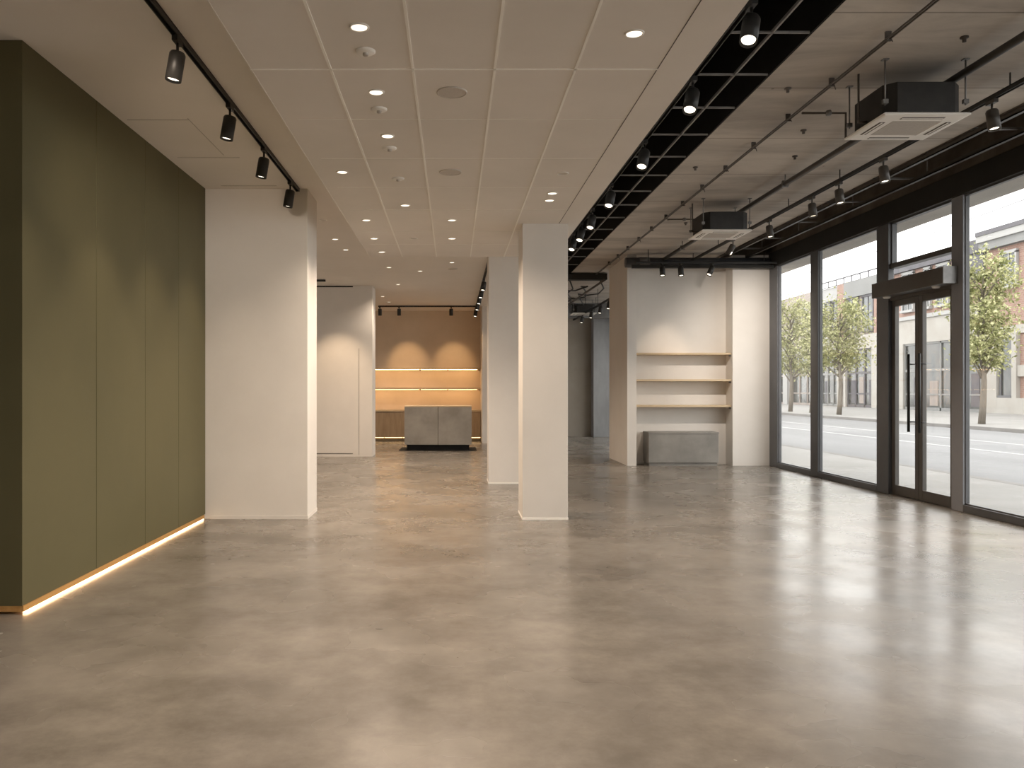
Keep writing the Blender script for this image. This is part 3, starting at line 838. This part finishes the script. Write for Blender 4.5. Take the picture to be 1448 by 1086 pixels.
FX = 30.0
def fy(px): return FX*FPX/(px-641)
def fz(px, py): return EYE + (551-py)/(px-641)*FX
class Bld:
    def __init__(s, label):
        s.e = empty('street_building', (FX, 0, 0), label, 'building', 'buildings across the road')
    def part(s, name, m, pxa, pxb, z0, z1, out=0.0, depth=None, parent=None):
        ya, yb = fy(pxa)-.004, fy(pxb)+.004
        b = MB().box(-out, (depth if depth is not None else .3), min(ya,yb), max(ya,yb), z0, z1)
        return b.build(name, m, s.e if parent is None else parent)
    def window(s, pxa, pxb, z0, z1, fr=white_wall, gl=upperg, bars=1, cross=True):
        ya, yb = sorted((fy(pxa), fy(pxb)))
        w = .12
        b = MB()
        b.box(-.10, .05, ya-w*.6, ya+w*.4, z0, z1); b.box(-.10, .05, yb-w*.4, yb+w*.6, z0, z1)
        b.box(-.10, .05, ya-w*.6, yb+w*.6, z1-.06, z1+.12); b.box(-.18, .05, ya-w, yb+w, z0-.12, z0+.04)
        for k in range(bars):
            yc = ya+(yb-ya)*(k+1)/(bars+1); b.box(-.06, .05, yc-.04, yc+.04, z0, z1)
        if cross: zc = z0+(z1-z0)*.5; b.box(-.06, .05, ya, yb, zc-.04, zc+.04)
        f = b.build('window', fr, s.e)
        MB().box(-.03, .02, ya, yb, z0, z1).build('pane', gl, f)
    def shopfront(s, pxa, pxb, z1=4.3, bars=3, gl=shopg, fr=None):
        fr = fr or grey_band
        ya, yb = sorted((fy(pxa), fy(pxb)))
        f = MB()
        f.box(-.10,.05,ya,yb,z1-.12,z1); f.box(-.08,.05,ya,yb,2.45,2.62); f.box(-.10,.05,ya,yb,.0,.18)
        for k in range(bars+1):
            yc = ya+(yb-ya)*k/bars; f.box(-.10,.05,yc-.06,yc+.06,0,z1)
        f.box(-.06,.05,ya,yb,.95,1.05)
        o = f.build('shopfront', fr, s.e)
        MB().box(-.02,.03,ya,yb,.1,z1).build('pane', gl, o)
        for k in range(bars):                      # doors, panels and goods seen in the shop
            y0 = ya+(yb-ya)*(k+.18)/bars; y1 = ya+(yb-ya)*(k+.5+.2*random.random())/bars
            MB().box(-.035,-.021,y0,y1,.3,2.3-.5*random.random()).build('display_panel', random.choice((slate, pink_wall, grey_band, shopg)), o)
b1 = Bld('salmon brick building with cream shop band behind the street tree')
YB = 28.0
# back mass with walls
bx = FX*FPX
m1 = MB().box(.06, 8, YB, fy(1252)-.05, 0, 9.3); m1.build('wall', brick, b1.e)
b1.part('attic', slate, 1252, 1393, 9.1, 9.85, .25, 3)
b1.part('slate_panel', slate, 1363, 1393, 7.6, 9.2, .12)
MB().box(-.45, 1, YB, fy(1391), 9.55, 9.9).build('cornice', white_wall, b1.e)
MB().box(-.30, 1, YB, fy(1391), 9.1, 9.55).build('cornice', grey_band, b1.e)
MB().box(-.5, 1, YB, fy(1391), 9.9, 10.15).build('roof_edge', slate, b1.e)
MB().box(-.05, .3, YB, fy(1391), 4.3, 4.75).build('stone_band', cream, b1.e)
b1.part('stone_band', cream, 1274, 1392, 4.3, 5.85, .14)
b1.part('stone_band', white_wall, 1256, 1392, 5.85, 6.1, .25)
b1.part('pier', cream, 1265, 1281, 0, 4.3, .2)
b1.part('pier', cream, 1392, 1414, 0, 4.3, .2)
b1.part('pier', cream, 1434, 1441, 0, 4.4, .16)
b1.part('stone_base', cream, 1414, 1870, 0, .85, .2)
b1.part('stone_band', cream, 1441, 1470, 2.0, 2.6, .1)
b1.shopfront(1281, 1392, 4.3, 4)
b1.window(1256, 1261, 6.4, 9.0)
b1.window(1277, 1292, 6.5, 8.95)
b1.window(1326, 1342, 6.5, 8.95)
b1.window(1308, 1316, 6.5, 8.95)
b1.window(1417, 1438, 6.9, 8.7, bars=1)
b1.window(1417, 1432, .95, 4.15, fr=frame_metal, gl=shopg, bars=0)
for pa, pb in ((1460,1482),(1512,1537),(1575,1604),(1655,1690)):
    b1.window(pa, pb, 6.9, 8.7, bars=1)
for pa, pb in ((1500,1545),(1600,1665)):
    b1.window(pa, pb, .95, 4.0, fr=frame_metal, gl=shopg, bars=1)
b2 = Bld('grey banded building with roof railing beside the brick one')
MB().box(.06, 8, fy(1252), fy(1196)-.05, 0, 8.3).build('wall', pink_wall, b2.e)
b2.part('grey_band', grey_band, 1196.5, 1252, 8.2, 9.4, .2)
b2.part('brick_pier', brick, 1238, 1251, 4.6, 8.2, .12)
b2.window(1200, 1213, 5.6, 8.1, fr=slate); b2.window(1221, 1236, 5.6, 8.1, fr=slate)
b2.part('stone_band', cream, 1196.5, 1252, 4.3, 5.3, .2)
b2.part('pier', cream, 1197, 1200, 0, 4.3, .25); b2.part('pier', cream, 1237, 1251, 0, 4.3, .25)
b2.shopfront(1200, 1237, 4.3, 3, fr=slate)
b1.shopfront(1253, 1265, 4.3, 1, fr=slate)
b3 = Bld('white rendered house with two narrow windows behind the trees')
MB().box(.06, 8, fy(1196), fy(1155), 0, 9.4).build('wall', white_wall, b3.e)
b3.part('brick_pier', brick, 1186, 1195.6, 4.3, 9.4, .12)
b3.window(1168, 1175, 6.3, 8.2, fr=slate, bars=0); b3.window(1178.5, 1185, 6.3, 8.2, fr=slate, bars=0)
b3.part('stone_band', cream, 1155, 1195.6, 4.3, 4.9, .2)
b3.shopfront(1157, 1188, 4.3, 4); b3.part('pier', cream, 1188, 1195.6, 0, 4.3, .25)
b4 = Bld('pale pinkish end building behind the farthest street tree'.replace('farthest','last'))
MB().box(.06, 8, fy(1155)+.1, fy(1080), 0, 9.5).build('wall', pink_wall, b4.e)
b4.part('pier', white_wall, 1115, 1121, 0, 6, .5)
b4.shopfront(1122, 1154, 4.3, 3, fr=pink_wall); b4.shopfront(1096, 1115, 4.3, 2, fr=pink_wall)
b4.part('stone_band', cream, 1080, 1154.6, 4.3, 4.8, .2)
b4.window(1122, 1127, 6, 8.2); b4.window(1135, 1141, 6, 8.2)
# roof railing
e = empty('roof_railing', (FX, 0, 9.4), 'thin dark railing along the roofs of the white and grey buildings', 'railing')
ya, yb = fy(1255), fy(1155)
MB().box(-.05, .0, ya, yb, .44, .54).box(-.05,.0,ya,yb,.0,.07).build('rail', slate, e)
y = ya
while y < yb:
    MB().box(-.05,0,y-.05,y+.05,0,.48).build('post', slate, e); y += 1.25
# overhead cables
pipe('overhead_cable', [(24,20,9.6),(23,40,8.8),(22,60,8.6),(21,90,9.4)], .018, slate, 'faint dark overhead cable crossing the white sky', 'cable', 6)

# trees
def tree(x, y, crown, base_z, top, rad, nleaf, label, seed, lean=0):
    rnd = random.Random(seed)
    e = empty('street_tree', (x, y, 0), label, 'tree', 'young trees on the pavement across the road')
    pts = []; rs = []
    for k in range(8):
        t = k/7
        pts.append((lean*t+.05*math.sin(k), .04*math.cos(k*1.3), t*top*.86)); rs.append(.11*(1-t)+.02)
    b = MB().tube(pts, rs, 10)
    cent = []
    nb_ = 24
    for k in range(nb_):
        t = .30+.62*k/nb_
        h = base_z + (top-base_z)*(.05+.85*k/nb_)
        a = k*2.4 + rnd.random()
        prof = math.sin(math.pi*min(1, .22+.80*(1-abs((h-base_z)/(top-base_z)-.42)*1.1)))**.6 if True else 1
        R = rad*1.12*(.55+.45*math.sin(math.pi*min(.98, max(.1,(h-base_z)/(top-base_z)*.85+.12))))*(.55+.55*rnd.random())
        p0 = (lean*h/top, 0, max(.8*base_z, h-.9)); p1 = (lean+R*.75*math.cos(a), R*.75*math.sin(a), h)
        mid = tuple((p0[i]+p1[i])/2 + (0,0,.12)[i] for i in range(3))
        b.tube([p0, mid, p1], [.045,.03,.012], 6)
        cent.append((Vector(p1), .36*rad*(.6+.7*rnd.random()))); cent.append((Vector(mid)+Vector((0,0,.2)), .34*rad*(.6+.5*rnd.random())))
    cent.append((Vector((lean,0,top-.3)), .45*rad))
    b.build('trunk', bark, e)
    L = MB()
    vv = []; ff = []
    for i in range(nleaf):
        c, r = rnd.choice(cent)
        d = Vector((rnd.gauss(0,1), rnd.gauss(0,1), rnd.gauss(0,.85)))
        d = d.normalized()*r*(rnd.random()**.6)*rnd.choice((1,1,1.15,1.45))
        p = c+d
        s_ = .045+.06*rnd.random()
        n_ = Vector((rnd.gauss(0,1), rnd.gauss(0,1), rnd.gauss(0,1)+.4)).normalized()
        u = n_.orthogonal().normalized(); w_ = n_.cross(u)
        an = rnd.random()*6.28
        u2 = u*math.cos(an)+w_*math.sin(an); w2 = n_.cross(u2)
        k0 = len(vv)
        vv += [tuple(p-u2*s_), tuple(p+w2*s_*.55+n_*s_*.12), tuple(p+u2*s_), tuple(p-w2*s_*.55+n_*s_*.12)]
        ff.append((k0,k0+1,k0+2,k0+3))
    L.v = vv; L.f = ff; L.sm = [False]*len(ff)
    L.build('foliage', leafm, e)
TX = 20.0
def tree_at(px, pytop, pyb, wpx, n, label, seed):
    y = TX*FPX/(px-641)
    top = EYE+(551-pytop)/FPX*y; bz = EYE+(551-pyb)/FPX*y
    tree(TX, y, None, bz, top, wpx/2/FPX*y, n, label, seed)
tree_at(1389, 352, 520, 100, 6000, 'tall leafy street tree before the brick building, beside the doors', 3)
tree_at(1187, 420, 520, 96, 6000, 'leafy street tree seen through the bay next to the doors', 5)
tree_at(1118, 415, 530, 74, 5000, 'pale leafy street tree seen through the slimmest glass bay', 8)
tree_at(1148, 425, 525, 44, 3500, 'small leafy tree hidden partly by the slim mullion', 11)
